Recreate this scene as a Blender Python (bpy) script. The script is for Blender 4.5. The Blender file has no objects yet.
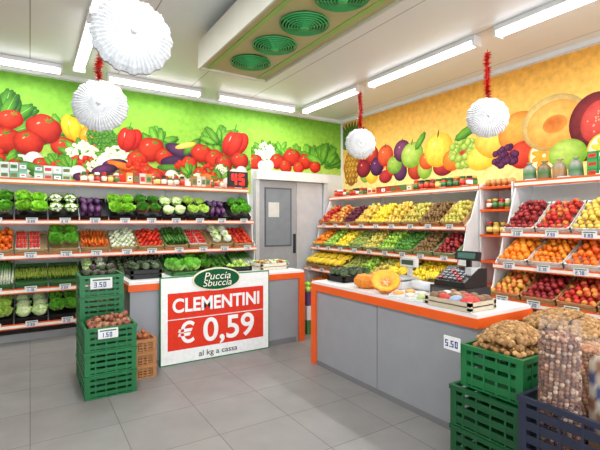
import bpy, bmesh, math
import numpy as np
from mathutils import Matrix, Vector, Euler
rng=np.random.default_rng(11)
R=lambda a=0.,b=1.: float(rng.uniform(a,b))
def lin(c):
    o=[]
    for x in c[:3]:
        x=x/255.
        o.append(x/12.92 if x<=0.04045 else ((x+0.055)/1.055)**2.4)
    return np.array(o)
def mixc(a,b,t): return a*(1-t)+b*t
try:
    bpy.context.scene.view_settings.view_transform='Standard'
except Exception as e: print(e)
# ---------------------------------------------------------------- materials
def vmat(name,rough=0.5,spec=0.5,noise=0.12,nscale=30,bump=0.0,metal=0,detail=2):
    m=bpy.data.materials.new(name); m.use_nodes=True; nt=m.node_tree; b=nt.nodes['Principled BSDF']
    a=nt.nodes.new('ShaderNodeAttribute'); a.attribute_name='Col'
    tc=nt.nodes.new('ShaderNodeTexCoord'); n=nt.nodes.new('ShaderNodeTexNoise'); n.inputs['Scale'].default_value=nscale; n.inputs['Detail'].default_value=detail
    nt.links.new(tc.outputs['Object'],n.inputs['Vector'])
    mr=nt.nodes.new('ShaderNodeMapRange'); mr.inputs['From Min'].default_value=.3; mr.inputs['From Max'].default_value=.7
    mr.inputs['To Min'].default_value=1-noise; mr.inputs['To Max'].default_value=1+noise
    nt.links.new(n.outputs['Fac'],mr.inputs['Value'])
    vm=nt.nodes.new('ShaderNodeVectorMath'); vm.operation='SCALE'
    nt.links.new(a.outputs['Color'],vm.inputs[0]); nt.links.new(mr.outputs['Result'],vm.inputs['Scale'])
    nt.links.new(vm.outputs['Vector'],b.inputs['Base Color'])
    b.inputs['Roughness'].default_value=rough; b.inputs['Specular IOR Level'].default_value=spec; b.inputs['Metallic'].default_value=metal
    if bump:
        bp=nt.nodes.new('ShaderNodeBump'); bp.inputs['Strength'].default_value=bump; bp.inputs['Distance'].default_value=0.01
        nt.links.new(n.outputs['Fac'],bp.inputs['Height']); nt.links.new(bp.outputs['Normal'],b.inputs['Normal'])
    return m
def emat(name,col,s):
    m=bpy.data.materials.new(name); m.use_nodes=True; b=m.node_tree.nodes['Principled BSDF']
    c=lin(col); b.inputs['Base Color'].default_value=(*c,1); b.inputs['Emission Color'].default_value=(*c,1); b.inputs['Emission Strength'].default_value=s
    return m
MP=vmat('produce_skin',0.42,0.45,0.16,45)
MG=vmat('painted_surface',0.45,0.4,0.03,6)
MPL=vmat('plastic',0.38,0.5,0.06,12)
MPR=vmat('printed_mural',0.6,0.2,0.16,11,detail=8)
MPA=vmat('paper',0.8,0.2,0.05,20)
MM=vmat('brushed_metal',0.4,0.5,0.05,8,metal=0.15)
MNU=vmat('nut_shell',0.6,0.3,0.3,60,detail=4)
ME=emat('tube_glow',(252,253,255),5.0)
MR=emat('led_red',(255,30,20),3.0)
MGL=bpy.data.materials.new('cellophane'); MGL.use_nodes=True
b=MGL.node_tree.nodes['Principled BSDF']; b.inputs['Base Color'].default_value=(.6,.62,.65,1); b.inputs['Roughness'].default_value=.25
b.inputs['Alpha'].default_value=.09
nn=MGL.node_tree.nodes.new('ShaderNodeTexNoise'); nn.inputs['Scale'].default_value=18
bb=MGL.node_tree.nodes.new('ShaderNodeBump'); bb.inputs['Strength'].default_value=.4
MGL.node_tree.links.new(nn.outputs['Fac'],bb.inputs['Height']); MGL.node_tree.links.new(bb.outputs['Normal'],b.inputs['Normal'])
# floor
MF=bpy.data.materials.new('floor_tiles'); MF.use_nodes=True; nt=MF.node_tree; b=nt.nodes['Principled BSDF']
tc=nt.nodes.new('ShaderNodeTexCoord'); br=nt.nodes.new('ShaderNodeTexBrick'); br.offset=0; br.offset_frequency=1
br.inputs['Scale'].default_value=1; br.inputs['Brick Width'].default_value=.6; br.inputs['Row Height'].default_value=.6
br.inputs['Mortar Size'].default_value=.004; br.inputs['Mortar Smooth'].default_value=.3
br.inputs['Color1'].default_value=(*lin((140,137,134)),1); br.inputs['Color2'].default_value=(*lin((132,129,126)),1); br.inputs['Mortar'].default_value=(*lin((98,95,92)),1)
n=nt.nodes.new('ShaderNodeTexNoise'); n.inputs['Scale'].default_value=3.5; n.inputs['Detail'].default_value=9
mr=nt.nodes.new('ShaderNodeMapRange'); mr.inputs['To Min'].default_value=.76; mr.inputs['To Max'].default_value=1.22
vm=nt.nodes.new('ShaderNodeVectorMath'); vm.operation='SCALE'
nt.links.new(tc.outputs['Object'],br.inputs['Vector']); nt.links.new(tc.outputs['Object'],n.inputs['Vector'])
nt.links.new(n.outputs['Fac'],mr.inputs['Value']); nt.links.new(br.outputs['Color'],vm.inputs[0]); nt.links.new(mr.outputs['Result'],vm.inputs['Scale'])
nt.links.new(vm.outputs['Vector'],b.inputs['Base Color']); b.inputs['Roughness'].default_value=.42; b.inputs['Specular IOR Level'].default_value=.4
# ceiling
MC=bpy.data.materials.new('ceiling_panels'); MC.use_nodes=True; nt=MC.node_tree; b=nt.nodes['Principled BSDF']
tc=nt.nodes.new('ShaderNodeTexCoord'); br=nt.nodes.new('ShaderNodeTexBrick'); br.offset=0
br.inputs['Scale'].default_value=1; br.inputs['Brick Width'].default_value=1.15; br.inputs['Row Height'].default_value=12
br.inputs['Mortar Size'].default_value=.008
br.inputs['Color1'].default_value=(*lin((224,228,230)),1); br.inputs['Color2'].default_value=(*lin((219,223,225)),1); br.inputs['Mortar'].default_value=(*lin((160,162,162)),1)
nt.links.new(tc.outputs['Object'],br.inputs['Vector']); nt.links.new(br.outputs['Color'],b.inputs['Base Color']); b.inputs['Roughness'].default_value=.35
# ---------------------------------------------------------------- mesh builder
def ico(sub):
    bm=bmesh.new(); bmesh.ops.create_icosphere(bm,subdivisions=sub,radius=1)
    V=np.array([v.co[:] for v in bm.verts]); F=np.array([[v.index for v in f.verts] for f in bm.faces]); bm.free(); return V,F
ICO1=ico(1); ICO2=ico(2); ICO3=ico(3)
BV=np.array([[x,y,z] for x in(-.5,.5) for y in(-.5,.5) for z in(-.5,.5)])
BF=np.array([[0,1,3,2],[4,6,7,5],[0,4,5,1],[2,3,7,6],[0,2,6,4],[1,5,7,3]])
def rotm(x=0,y=0,z=0): return np.array(Euler((x,y,z)).to_matrix())
def rrot():
    return rotm(R(0,6.28),R(0,6.28),R(0,6.28))
class MB:
    def __init__(s): s.V=[];s.F=[];s.C=[];s.M=[];s.S=[];s.n=0
    def add(s,V,Fs,col,mat=0,smooth=True):
        V=np.asarray(V,float)
        if not isinstance(Fs,list): Fs=[Fs]
        c=np.asarray(col,float)
        if c.ndim==1: c=np.tile(c[:3],(len(V),1))
        s.V.append(V); s.C.append(c)
        for F in Fs:
            F=np.asarray(F,int); s.F.append(F+s.n); s.M.append((len(F),mat)); s.S.append((len(F),smooth))
        s.n+=len(V)
    def box(s,c,d,col,mat=0,rot=None):
        V=BV*np.array(d)
        if rot is not None: V=V@rot.T
        s.add(V+np.array(c),BF,col,mat,False)
    def bx(s,x0,x1,y0,y1,z0,z1,col,mat=0):
        s.box(((x0+x1)/2,(y0+y1)/2,(z0+z1)/2),(x1-x0,y1-y0,z1-z0),col,mat)
    def sph(s,c,sc,col,mat=0,sub=1,rot=None,col2=None):
        T=(ICO1,ICO2,ICO3)[sub-1]; V=T[0].copy()
        if col2 is not None:
            ax=rng.normal(size=3); ax/=np.linalg.norm(ax); t=np.clip(.5+.7*(V@ax),0,1)[:,None]; col=col*(1-t)+col2*t
        V=V*np.array(sc)
        if rot is not None: V=V@rot.T
        s.add(V+np.array(c),T[1],col,mat,True)
    def lathe(s,prof,cols,c=(0,0,0),seg=12,mat=0,rot=None,smooth=True,mod=None):
        a=np.arange(seg)/seg*2*math.pi; V=[];C=[]
        for i,(r,z) in enumerate(prof):
            rr=r*(mod(a,i) if mod else 1)
            V.append(np.stack([rr*np.cos(a),rr*np.sin(a),np.full(seg,z)],1)); C.append(np.tile(cols[i] if isinstance(cols,list) else cols,(seg,1)))
        V=np.concatenate(V);C=np.concatenate(C); F=[]
        for i in range(len(prof)-1):
            for j in range(seg):
                k=(j+1)%seg; F.append([i*seg+j,i*seg+k,(i+1)*seg+k,(i+1)*seg+j])
        Fs=[np.array(F)]
        if prof[0][0]>1e-5: Fs.append(np.array([list(range(seg))[::-1]]))
        if prof[-1][0]>1e-5: Fs.append(np.array([[ (len(prof)-1)*seg+j for j in range(seg)]]))
        if rot is not None: V=V@rot.T
        s.add(V+np.array(c),Fs,C,mat,smooth)
    def tube(s,pts,rad,col,seg=6,mat=0):
        pts=np.array(pts,float); n=len(pts); V=[];C=[]
        for i in range(n):
            d=pts[min(i+1,n-1)]-pts[max(i-1,0)]; d/=np.linalg.norm(d)+1e-9
            up=np.array([0,0,1.]) if abs(d[2])<.9 else np.array([1.,0,0])
            a=np.cross(d,up);a/=np.linalg.norm(a);b=np.cross(a,d)
            for j in range(seg):
                t=j/seg*2*math.pi; V.append(pts[i]+rad[i]*(math.cos(t)*a+math.sin(t)*b)); C.append(col[i] if isinstance(col,list) else col)
        F=[[i*seg+j,i*seg+(j+1)%seg,(i+1)*seg+(j+1)%seg,(i+1)*seg+j] for i in range(n-1) for j in range(seg)]
        s.add(V,[np.array(F),np.array([list(range(seg))]),np.array([[(n-1)*seg+j for j in range(seg)]])],np.array(C),mat,True)
    def prism(s,poly,x0,x1,col,mat=0):
        n=len(poly); V=[(x0,p[0],p[1]) for p in poly]+[(x1,p[0],p[1]) for p in poly]
        F=[[i,(i+1)%n,n+(i+1)%n,n+i] for i in range(n)]
        s.add(V,[np.array(F),np.array([list(range(n))[::-1]]),np.array([list(range(n,2*n))])],col,mat,False)
    def build(s,name,mats,parent=None,M=None):
        me=bpy.data.meshes.new(name); V=np.concatenate(s.V).astype(np.float32)
        L=np.concatenate([f.ravel() for f in s.F]); T=np.concatenate([np.full(len(f),f.shape[1]) for f in s.F]); st=np.concatenate([[0],np.cumsum(T)[:-1]])
        me.vertices.add(len(V)); me.loops.add(len(L)); me.polygons.add(len(T))
        me.vertices.foreach_set('co',V.ravel()); me.loops.foreach_set('vertex_index',L.astype(np.int32)); me.polygons.foreach_set('loop_start',st.astype(np.int32))
        me.update(calc_edges=True)
        me.polygons.foreach_set('material_index',np.concatenate([np.full(n,m) for n,m in s.M]).astype(np.int32))
        me.polygons.foreach_set('use_smooth',np.concatenate([np.full(n,m) for n,m in s.S]).astype(bool))
        ca=me.color_attributes.new('Col','FLOAT_COLOR','POINT'); C=np.concatenate(s.C); C=np.concatenate([np.clip(C,0,1),np.ones((len(C),1))],1).astype(np.float32)
        ca.data.foreach_set('color',C.ravel())
        for m in mats: me.materials.append(m)
        me.validate()
        o=bpy.data.objects.new(name,me); bpy.context.collection.objects.link(o)
        if parent: o.parent=parent
        if M is not None:
            if parent: o.matrix_local=M
            else: o.matrix_world=M
        return o
def empty(name,loc=(0,0,0)):
    o=bpy.data.objects.new(name,None); bpy.context.collection.objects.link(o); o.location=loc; o.empty_display_size=.1; return o
T=Matrix.Translation
# ---------------------------------------------------------------- colours
W=lin((232,232,230)); OR=lin((238,94,26)); GREYP=lin((152,153,157)); BLK=lin((22,22,24)); DK=lin((45,45,48))
GR=lin((22,110,58)); RED=lin((205,28,24)); WOOD=lin((196,150,96)); 
g1=lin((120,170,50)); g2=lin((60,120,35)); g3=lin((190,220,120)); wg=lin((230,235,200)); dg=lin((30,70,28))
# ---------------------------------------------------------------- room
H=3.9; XW=6.0; YW=7.6; XL=-3.0; YF=-2.5
def room(name,x0,x1,y0,y1,z0,z1,col,mats):
    m=MB(); m.bx(x0,x1,y0,y1,z0,z1,col); return m.build(name,mats)
room('floor',XL,XW,YF,YW,-.1,0,W,[MF]); room('ceiling',XL,XW,YF,YW,H,H+.1,W,[MC])
wallw=lin((222,222,218))
room('wall_back',XL,XW,YW,YW+.1,0,H,wallw,[MG]); room('wall_right',XW,XW+.1,YF,YW,0,H,wallw,[MG]); room('wall_left',XL-.1,XL,YF,YW,0,H,wallw,[MG])
m=MB(); m.bx(XL,XW,YF-.1,YF,0,.3,wallw); m.bx(XL,XW,YF-.1,YF,3.5,H,wallw)
for x in (XL,XL+2.2,XL+4.4,XL+6.6,XW-.12): m.bx(x,x+.12,YF-.1,YF,.3,3.5,wallw)
m.build('wall_front',[MG])
m=MB(); m.bx(XL,XW,YW-.05,YW,H-.06,H,W); m.bx(XW-.05,XW,YF,YW-.05,H-.06,H,W); m.build('trim_1',[MG])
# ---------------------------------------------------------------- murals
class Mu:
    def __init__(s,lo,hi,zlo=2.16): s.m=MB(); s.l=1; s.lo=lo; s.hi=hi; s.zlo=zlo
    def b(s,x,z,rx,rz=None,rot=0,c0=None,c1=None,lob=None,off=(-.25,.3),seg=30):
        rz=rz or rx; layer=s.l; s.l+=1
        c0=lin(c0) if max(c0)>1.01 else np.array(c0); c1=lin(c1) if max(c1)>1.01 else np.array(c1)
        rings=[0.02,.25,.5,.72,.9,1.]; a=np.arange(seg)/seg*2*math.pi; f=np.ones(seg)
        if lob: f=1+lob[1]*np.abs(np.sin(a*lob[0]/2.))-lob[1]*.5
        V=[];C=[]
        for r in rings:
            px=r*np.cos(a)*f*rx+off[0]*rx*(1-r); py=r*np.sin(a)*f*rz+off[1]*rz*(1-r)
            X=px*math.cos(rot)-py*math.sin(rot); Y=px*math.sin(rot)+py*math.cos(rot)
            V.append(np.stack([np.clip(x+X,s.lo,s.hi),np.full(seg,-.002-layer*.000015),np.clip(z+Y,s.zlo,3.8)],1)); t=r**1.8
            # printed tone varies round the fruit, as in the photographic print
            tt=np.clip(t+.28*r*np.cos(a+rot+.9),0,1)[:,None]; C.append(c0*(1-tt)+c1*tt)
        C[-1]=C[-1]*.9
        F=[[i*seg+j,i*seg+(j+1)%seg,(i+1)*seg+(j+1)%seg,(i+1)*seg+j] for i in range(5) for j in range(seg)]
        s.m.add(np.concatenate(V),[np.array(F),np.array([list(range(seg))])],np.concatenate(C),0,False)
    def tom(s,x,z,r,c0=(232,66,40),c1=(150,18,12)):
        k=R(.85,1.1); s.b(x,z,r,r*R(.82,.94),R(-.4,.4),lin(c0)*k,lin(c1)*k,(5,R(.03,.1)))
        s.b(x-.3*r,z+.34*r,r*.13,r*.06,.6,(250,190,170),(235,90,62))
        q=R(-.5,.5); dx=R(-.25,.3)
        for k in range(6): a=k*1.05+q; s.b(x+dx*r+.15*r*math.cos(a),z+.55*r+.08*r*math.sin(a),.17*r,.035*r,a*.8,(90,150,40),(30,85,18),seg=12)
    def leaf(s,x,z,L,rot,c0=(112,172,50),c1=(42,106,26)):
        k=R(.75,1.2); c0=lin(c0)*k; c1=lin(c1)*k
        s.b(x,z,L,L*.38,rot,c0,c1,(9,.14)); s.b(x,z,L*.9,L*.018,rot,(150,195,95),(120,170,70))
    def greens(s,x,z,r,n=9,c0=(118,180,54),c1=(42,108,26)):
        for k in range(n):
            a=R(0.1,3.04); s.leaf(x+math.cos(a)*r*.6,z+math.sin(a)*r*.6,r*R(.35,.6),a+R(-.3,.3),c0,c1)
    def cauli(s,x,z,r,c0=(250,246,222),c1=(212,205,168)):
        for k in range(8): a=-.3+k*.52; s.leaf(x+math.cos(a)*r*.8,z-.15*r+math.sin(a)*r*.55,r*.5,a)
        for k in range(90):
            a=R(0,6.28); d=math.sqrt(R())*r*.8; s.b(x+d*math.cos(a),z+d*.8*math.sin(a),r*.12,r*.11,R(0,3),c0,c1,(7,.1),seg=14)
    def broc(s,x,z,r):
        s.b(x,z-r*.7,r*.3,r*.5,0,(170,200,110),(110,150,60))
        for k in range(90):
            a=R(0,6.28); d=math.sqrt(R())*r*.85; s.b(x+d*math.cos(a),z+d*.7*math.sin(a),r*.13,r*.12,0,(95,150,50),(36,92,30),(6,.15),seg=14)
    def pepper(s,x,z,r,c0,c1,rot=0):
        s.b(x-.35*r,z,r*.6,r*1.0,rot+.1,c0,c1); s.b(x+.38*r,z,r*.6,r*.98,rot-.1,c0,c1); s.b(x,z-.02,r*.5,r*1.05,rot,c0,c1)
        s.b(x-.4*r,z+.3*r,r*.045,r*.28,rot+.1,(255,215,195),c0)
        s.b(x,z+.95*r,r*.3,r*.13,0,(100,160,45),(45,100,22)); s.b(x+.05*r,z+1.2*r,r*.06,r*.28,-.3,(100,160,45),(45,100,22))
    def clus(s,x,z,r,n,c0,c1,q=.065):
        for k in range(n):
            a=R(0,6.28); d=math.sqrt(R())*r; s.b(x+d*math.cos(a),z+d*math.sin(a),q,q,0,c0,c1,seg=16)
    def citrus(s,x,z,r,c=(250,170,50)):
        s.b(x,z,r,r,0,c,tuple(int(v*.85) for v in c)); s.b(x,z,r*.9,r*.9,0,(252,240,200),(250,235,190))
        for k in range(9): a=k*.698; s.b(x+.46*r*math.cos(a),z+.46*r*math.sin(a),.36*r,.17*r,a,c,tuple(int(v*.93) for v in c),seg=14)
def bg(m,x0,x1,z0,z1,cb,cm,ct):
    V=[];C=[]
    zs=np.linspace(z0,z1,9)
    for i,z in enumerate(zs):
        t=i/8; c=mixc(lin(cb),lin(cm),t*2) if t<.5 else mixc(lin(cm),lin(ct),t*2-1)
        for x in (x0,x1): V.append((x,-.001,z)); C.append(c)
    m.add(V,np.array([[2*i,2*i+1,2*i+3,2*i+2] for i in range(8)]),np.array(C),0,False)
def vegband(u,x0,x1,z0=2.4,dz=0.):
    x=x0
    while x<x1:
        k=int(R(0,9)); z=z0+R(-.02,.16)
        if k<2: u.tom(x,z,R(.1,.16))
        elif k==2: u.b(x,z,.26,.06,R(-.3,.3),(245,135,45),(205,75,15))
        elif k==3: u.b(x,z,.26,.07,R(-.4,.4),(90,145,50),(38,92,26))
        elif k==4: u.b(x,z,.12,.11,0,(250,240,230),(215,190,180))
        elif k==5: u.b(x,z,.2,.09,R(-.4,.4),(100,55,95),(40,16,48))
        elif k==6: u.clus(x,z,.12,18,(235,70,40),(160,15,10),.045)
        elif k==7: u.cauli(x,z,.14)
        else: u.greens(x,z,.22,6)
        x+=R(.1,.19)
u=Mu(XL+.03,3.7); bg(u.m,XL+.03,3.7,2.16,3.83,(192,214,100),(142,190,64),(110,170,52))
for x in np.arange(XL+.2,3.6,.2): u.greens(x,2.66+R(-.1,.18),.36,7)
for x in np.arange(XL+.3,-.7,.4): u.tom(x,2.95+R(-.15,.2),.24)
u.greens(-.35,2.98,.5,14,(90,150,46),(28,80,25)); u.greens(.4,2.9,.38,10); u.greens(1.9,2.9,.35,10); u.broc(1.95,2.95,.16)
u.tom(-.25,3.12,.17); u.tom(-.3,2.8,.22); u.tom(.45,2.78,.18); u.tom(.18,3.03,.24); u.tom(-.02,2.8,.2)
u.pepper(.6,3.1,.2,(250,210,50),(215,140,10),.15); u.pepper(.82,2.98,.17,(240,170,40),(190,100,10),-.3)
u.broc(1.0,3.0,.26); u.broc(1.25,2.92,.2)
u.cauli(.72,2.7,.29); u.cauli(1.22,2.68,.27)
u.pepper(1.42,3.0,.2,(228,54,40),(150,14,12),-.25); u.tom(1.78,2.86,.23); u.tom(1.55,2.66,.17); u.tom(2.0,2.75,.16)
u.b(2.3,2.86,.3,.12,-.35,(95,58,95),(34,12,42)); u.b(2.2,2.68,.27,.11,.1,(80,50,85),(30,12,40)); u.b(2.5,2.98,.22,.08,.8,(110,160,60),(40,95,25)); u.b(2.38,2.99,.2,.05,.3,(245,225,120),(215,180,50))
u.tom(2.68,2.87,.2); u.tom(2.95,2.78,.2); u.tom(2.45,2.66,.15)
u.greens(3.0,3.05,.35,12); u.pepper(3.35,3.12,.26,(232,56,38),(150,14,12),-.5); u.tom(3.12,2.72,.18); u.tom(3.45,2.8,.19)
vegband(u,XL+.3,3.5,2.45); vegband(u,XL+.2,3.5,2.3)
u.m.build('vegetable_mural',[MPR],None,T((0,YW-.002,0)))
u=Mu(3.7,5.96,2.66); bg(u.m,3.7,5.96,2.66,3.83,(170,202,82),(142,190,64),(110,170,52))
for x in np.arange(3.8,5.9,.2): u.greens(x,2.87+R(-.1,.1),.3,8)
u.cauli(4.02,3.02,.28); u.tom(3.78,2.8,.18); u.tom(4.3,2.85,.18); u.b(4.1,2.76,.12,.11,0,(250,240,230),(215,190,180)); u.b(3.95,2.74,.1,.1,0,(250,240,230),(215,190,180))
u.tom(4.66,2.96,.22); u.tom(5.0,2.9,.2); u.tom(4.5,2.76,.15); u.greens(5.5,2.85,.45,18); u.tom(5.25,2.8,.15); u.tom(4.82,2.76,.14)
u.m.build('vegetable_mural',[MPR],None,T((0,YW-.002,0)))
u=Mu(.04,YW-YF-.04); bg(u.m,.04,YW-YF-.04,2.16,3.83,(250,230,150),(248,200,102),(240,174,76))
def Y(y): return YW-y
FC=[((215,80,50),(150,28,28)),((245,110,60),(195,45,30)),((195,215,95),(120,165,45)),((250,225,85),(230,172,35)),((245,150,50),(220,100,25)),((120,60,105),(62,25,62)),((205,60,60),(125,20,35))]
for x in np.arange(.2,9.9,.2):
    c=FC[int(R(0,6.99))]; u.b(x,2.6+R(-.12,.22),R(.14,.22),R(.13,.2),0,*c)
for k in range(14): a=.35+k*.19; u.b(Y(7.28)+.28*math.cos(a),3.2+.32*math.sin(a),.32,.05,a,(100,140,55),(36,80,32))
u.b(Y(7.26),2.8,.25,.4,0,(225,165,60),(150,90,28))
for i in range(6):
    for j in range(4): u.b(Y(7.26)-.17+.11*j+(i%2)*.03,2.5+.12*i,.045,.05,0,(235,185,80),(120,72,24),seg=12)
for y,z,r,c0,c1 in [(6.85,2.74,.22,(180,50,60),(95,16,36)),(6.6,3.0,.2,(225,80,55),(150,22,28)),(6.45,2.74,.2,(110,52,100),(55,18,58)),(6.2,2.93,.22,(240,110,60),(190,42,32)),(5.95,2.72,.2,(170,200,85),(100,150,45)),
    (5.75,2.96,.22,(140,70,110),(70,24,60)),(5.5,2.85,.27,(198,220,105),(125,170,45)),(5.15,2.7,.18,(245,120,50),(205,60,28)),(4.9,2.86,.31,(250,228,90),(230,175,35)),(4.62,2.64,.19,(240,150,50),(215,95,25))]:
    u.b(Y(y),z,r,r*R(.86,.98),R(-.3,.3),c0,c1); u.b(Y(y)-r*.3,z+r*.35,r*.11,r*.07,.5,(255,235,215),c0,seg=12)
    u.b(Y(y),z+r*.9,r*.05,r*.22,-.2,(110,80,40),(70,50,25),seg=12)
u.clus(Y(4.4),2.76,.24,54,(205,222,110),(120,160,45))
u.leaf(Y(4.35),3.06,.22,.4); u.leaf(Y(3.6),3.03,.22,2.5); u.leaf(Y(5.3),3.08,.18,.9); u.leaf(Y(2.2),3.15,.2,2.1)
u.b(Y(4.05),2.62,.28,.2,.2,(250,232,100),(230,182,35)); u.b(Y(3.85),2.84,.34,.26,-.3,(250,220,95),(232,160,38))
u.b(Y(3.45),2.9,.33,.31,0,(250,175,75),(228,108,30)); u.b(Y(3.4),2.57,.22,.2,0,(232,80,50),(175,32,28)); u.citrus(Y(3.1),2.52,.22)
u.clus(Y(3.68),2.56,.19,44,(110,50,90),(46,16,52),.05)
u.b(Y(2.98),2.95,.44,.38,.15,(235,205,130),(190,155,90)); u.b(Y(2.96),2.93,.38,.32,.15,(250,185,95),(246,155,66)); u.b(Y(2.96),2.93,.16,.12,.15,(205,110,42),(230,140,60))
u.b(Y(2.48),2.88,.3,.36,-.2,(140,50,52),(85,22,32)); u.b(Y(2.44),2.86,.2,.27,-.2,(220,85,75),(185,58,50))
u.clus(Y(2.44),2.86,.13,14,(240,190,150),(220,120,90),.012)
u.b(Y(2.8),2.5,.24,.2,0,(195,218,105),(125,170,45)); u.citrus(Y(2.35),2.5,.22,(245,210,70))
for k in range(9):
    y=1.9-k*.48; c=FC[k%5]; u.b(Y(y),2.8+R(-.1,.15),.26,.25,0,*c)
MBm=T((XW-.002,YW,0))@Matrix.Rotation(-math.pi/2,4,'Z')
u.m.build('fruit_mural',[MPR],None,MBm)
# ---------------------------------------------------------------- produce templates
def leafhead(m,c,r,cin,cout,n=15,tight=.0,stalk=None):
    for k in range(n):
        az=k*2.4+R(-.2,.2); q=k/n; el=.15+1.2*q+tight
        nu,nv=5,5; V=[];C=[]
        ph=R(0,6); kk=R(.85,1.25)
        for i in range(nv):
            t=i/(nv-1); wd=.62*math.sin(math.pi*min(1,.18+t*.72))*r
            for j in range(nu):
                s_=j/(nu-1)*2-1
                x=s_*wd; y=t*r*(1.05-.35*q); z=(.25*s_*s_+.35*t*t)*r*.6+.10*r*t*math.sin(5*s_+ph)*(1 if abs(s_)>.3 else .3)
                V.append((x,y,z)); C.append(mixc(cin,cout,min(1,t*1.3))*kk*(1.15 if abs(s_)>.9 else 1))
        V=np.array(V)@rotm(el,0,0).T@rotm(0,0,az).T+np.array(c)
        F=[[i*nu+j,i*nu+j+1,(i+1)*nu+j+1,(i+1)*nu+j] for i in range(nv-1) for j in range(nu-1)]
        m.add(V,np.array(F),np.array(C),0,True)
def cols(*a): return [lin(x) for x in a]
def pick(cs): 
    c=cs[int(R(0,len(cs)-.001))]; return c*R(.85,1.12)
def P_round(m,w,d,h,cs,r=.038,sub=1,flat=1,c2=None,heap=True,el=1):
    y=r; row=0
    while y<d-r*.6:
        x=r+(r if row%2 else 0)
        while x<w-r*.5:
            m.sph((x+R(-.1,.1)*r,y+R(-.1,.1)*r,h+R(-.2,.25)*r),(r*el,r,r*flat),pick(cs),0,sub,rrot() if (el!=1 or flat!=1) else None,None if c2 is None else pick(c2))
            if heap and r*1.2<x<w-r*1.6 and r*1.2<y<d-r*1.6 and R()<.72:
                m.sph((x+r,y+.9*r,h+r*1.35+R(-.1,.2)*r),(r*el,r,r*flat),pick(cs),0,sub,rrot() if (el!=1 or flat!=1) else None,None if c2 is None else pick(c2))
            x+=2*r
        y+=1.75*r; row+=1
def P_long(m,w,d,h,cs,r=.016,L=.26,bend=.1,across=False,tip=None,layers=3,tap=.5):
    for ly in range(layers):
        x=r
        while x<w-r:
            nn=max(1,int(d/(L*1.05)))
            for k in range(nn):
                yc=d*(k+.5)/nn+R(-.02,.02); a=R(-.18,.18); n=6; b=R(-bend,bend)
                pts=[];rad=[]
                for i in range(n):
                    t=i/(n-1)-.5; pts.append((x+math.sin(a)*t*L+b*L*(.25-t*t),yc+math.cos(a)*t*L,h+ly*r*1.5+.15*b*L*(.25-t*t)))
                    e=t+.5; rad.append(r*(1-tap*e)*(1 if 0<i<n-1 else .45))
                c=pick(cs); C=[c]*n
                if tip is not None: C=[c]*(n-2)+[tip,tip]
                m.tube(pts,rad,C,5)
            x+=r*2.1*R(.9,1.15)
def P_heads(m,w,d,h,r,cin,cout,n=15,tight=0,ball=None,up=.03):
    nx=max(1,round(w/(1.6*r))); ny=max(1,round(d/(1.6*r)))
    for i in range(nx):
        for j in range(ny):
            c=((i+.5)*w/nx+R(-.1,.1)*r,(j+.5)*d/ny+R(-.1,.1)*r,h+up)
            if ball is not None: m.sph((c[0],c[1],c[2]+.3*r),(r*.72,r*.72,r*.65),ball*R(.9,1.1),0,2)
            leafhead(m,c,r*R(.95,1.15),cin*R(.85,1.1),cout*R(.85,1.15),n,tight)
def P_cauli(m,w,d,h,r,c0,cl):
    nx=max(1,round(w/(2*r))); ny=max(1,round(d/(2*r)))
    for i in range(nx):
        for j in range(ny):
            c=np.array(((i+.5)*w/nx,(j+.5)*d/ny,h+.02)); leafhead(m,tuple(c),r*1.25,cl,cl*.8,8,-.05)
            for k in range(24):
                a=k*2.4; q=math.sqrt(k/24); m.sph(c+np.array([q*r*.7*math.cos(a),q*r*.7*math.sin(a),.3*r+r*.5*math.sqrt(1-q*q)]),(r*.24,)*3,c0*R(.88,1.05),0,1)
def P_egg(m,w,d,h,cs,r=.035,L=.085,cap=dg):
    for ly in range(2):
        y=L
        while y<d-L*.5:
            x=r*(1.2)
            while x<w-r:
                a=rotm(R(-.2,.2),0,R(-.4,.4)); c=np.array((x,y+R(-.02,.02),h+ly*1.5*r))
                m.sph(c,(r,L,r),pick(cs),0,2 if r>.03 else 1,a); m.sph(c+a@np.array((0,L*.85,0)),(r*.6,L*.25,r*.6),cap,0,1,a)
                x+=2.1*r
            y+=1.9*L
def P_pepper(m,w,d,h,cs,r=.045):
    y=r
    while y<d-r*.5:
        x=r
        while x<w-r*.5:
            a=rrot(); c=np.array((x,y,h+R(0,.5)*r)); col=pick(cs)
            for k in range(3):
                t=k*2.09; m.sph(c+a@np.array((.38*r*math.cos(t),.38*r*math.sin(t),0)),(r*.62,r*.62,r*1.05),col,0,1,a)
            m.tube([c+a@np.array((0,0,r*.9)),c+a@np.array((0,0,r*1.4))],[r*.16,r*.12],g2,5)
            x+=2*r
        y+=1.9*r
def P_banana(m,w,d,h,cs=None,ys=None,xs=None):
    cs=cs or cols((250,215,50),(240,200,40))
    for by in (ys if ys is not None else np.arange(.12,d,.2)):
        for bxx in (xs if xs is not None else np.arange(.1,w-.04,.19)):
            rz=rotm(0,0,R(-.5,.5))
            for k in range(6):
                pts=[];n=8; f=(k-2.5)
                for i in range(n):
                    t=i/(n-1); ang=-.85+1.7*t; p=np.array((f*(.012+.03*math.sin(math.pi*min(1,t*.8+.1))), .12*math.sin(ang), .12*math.cos(ang)-.06-.004*f*f)); pts.append(rz@p+np.array((bxx,by-.02,h+.03)))
                m.tube(pts,[.006,.014,.019,.021,.021,.019,.013,.005],[g2*.9]+[pick(cs)]*6+[lin((90,70,30))],6)
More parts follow.
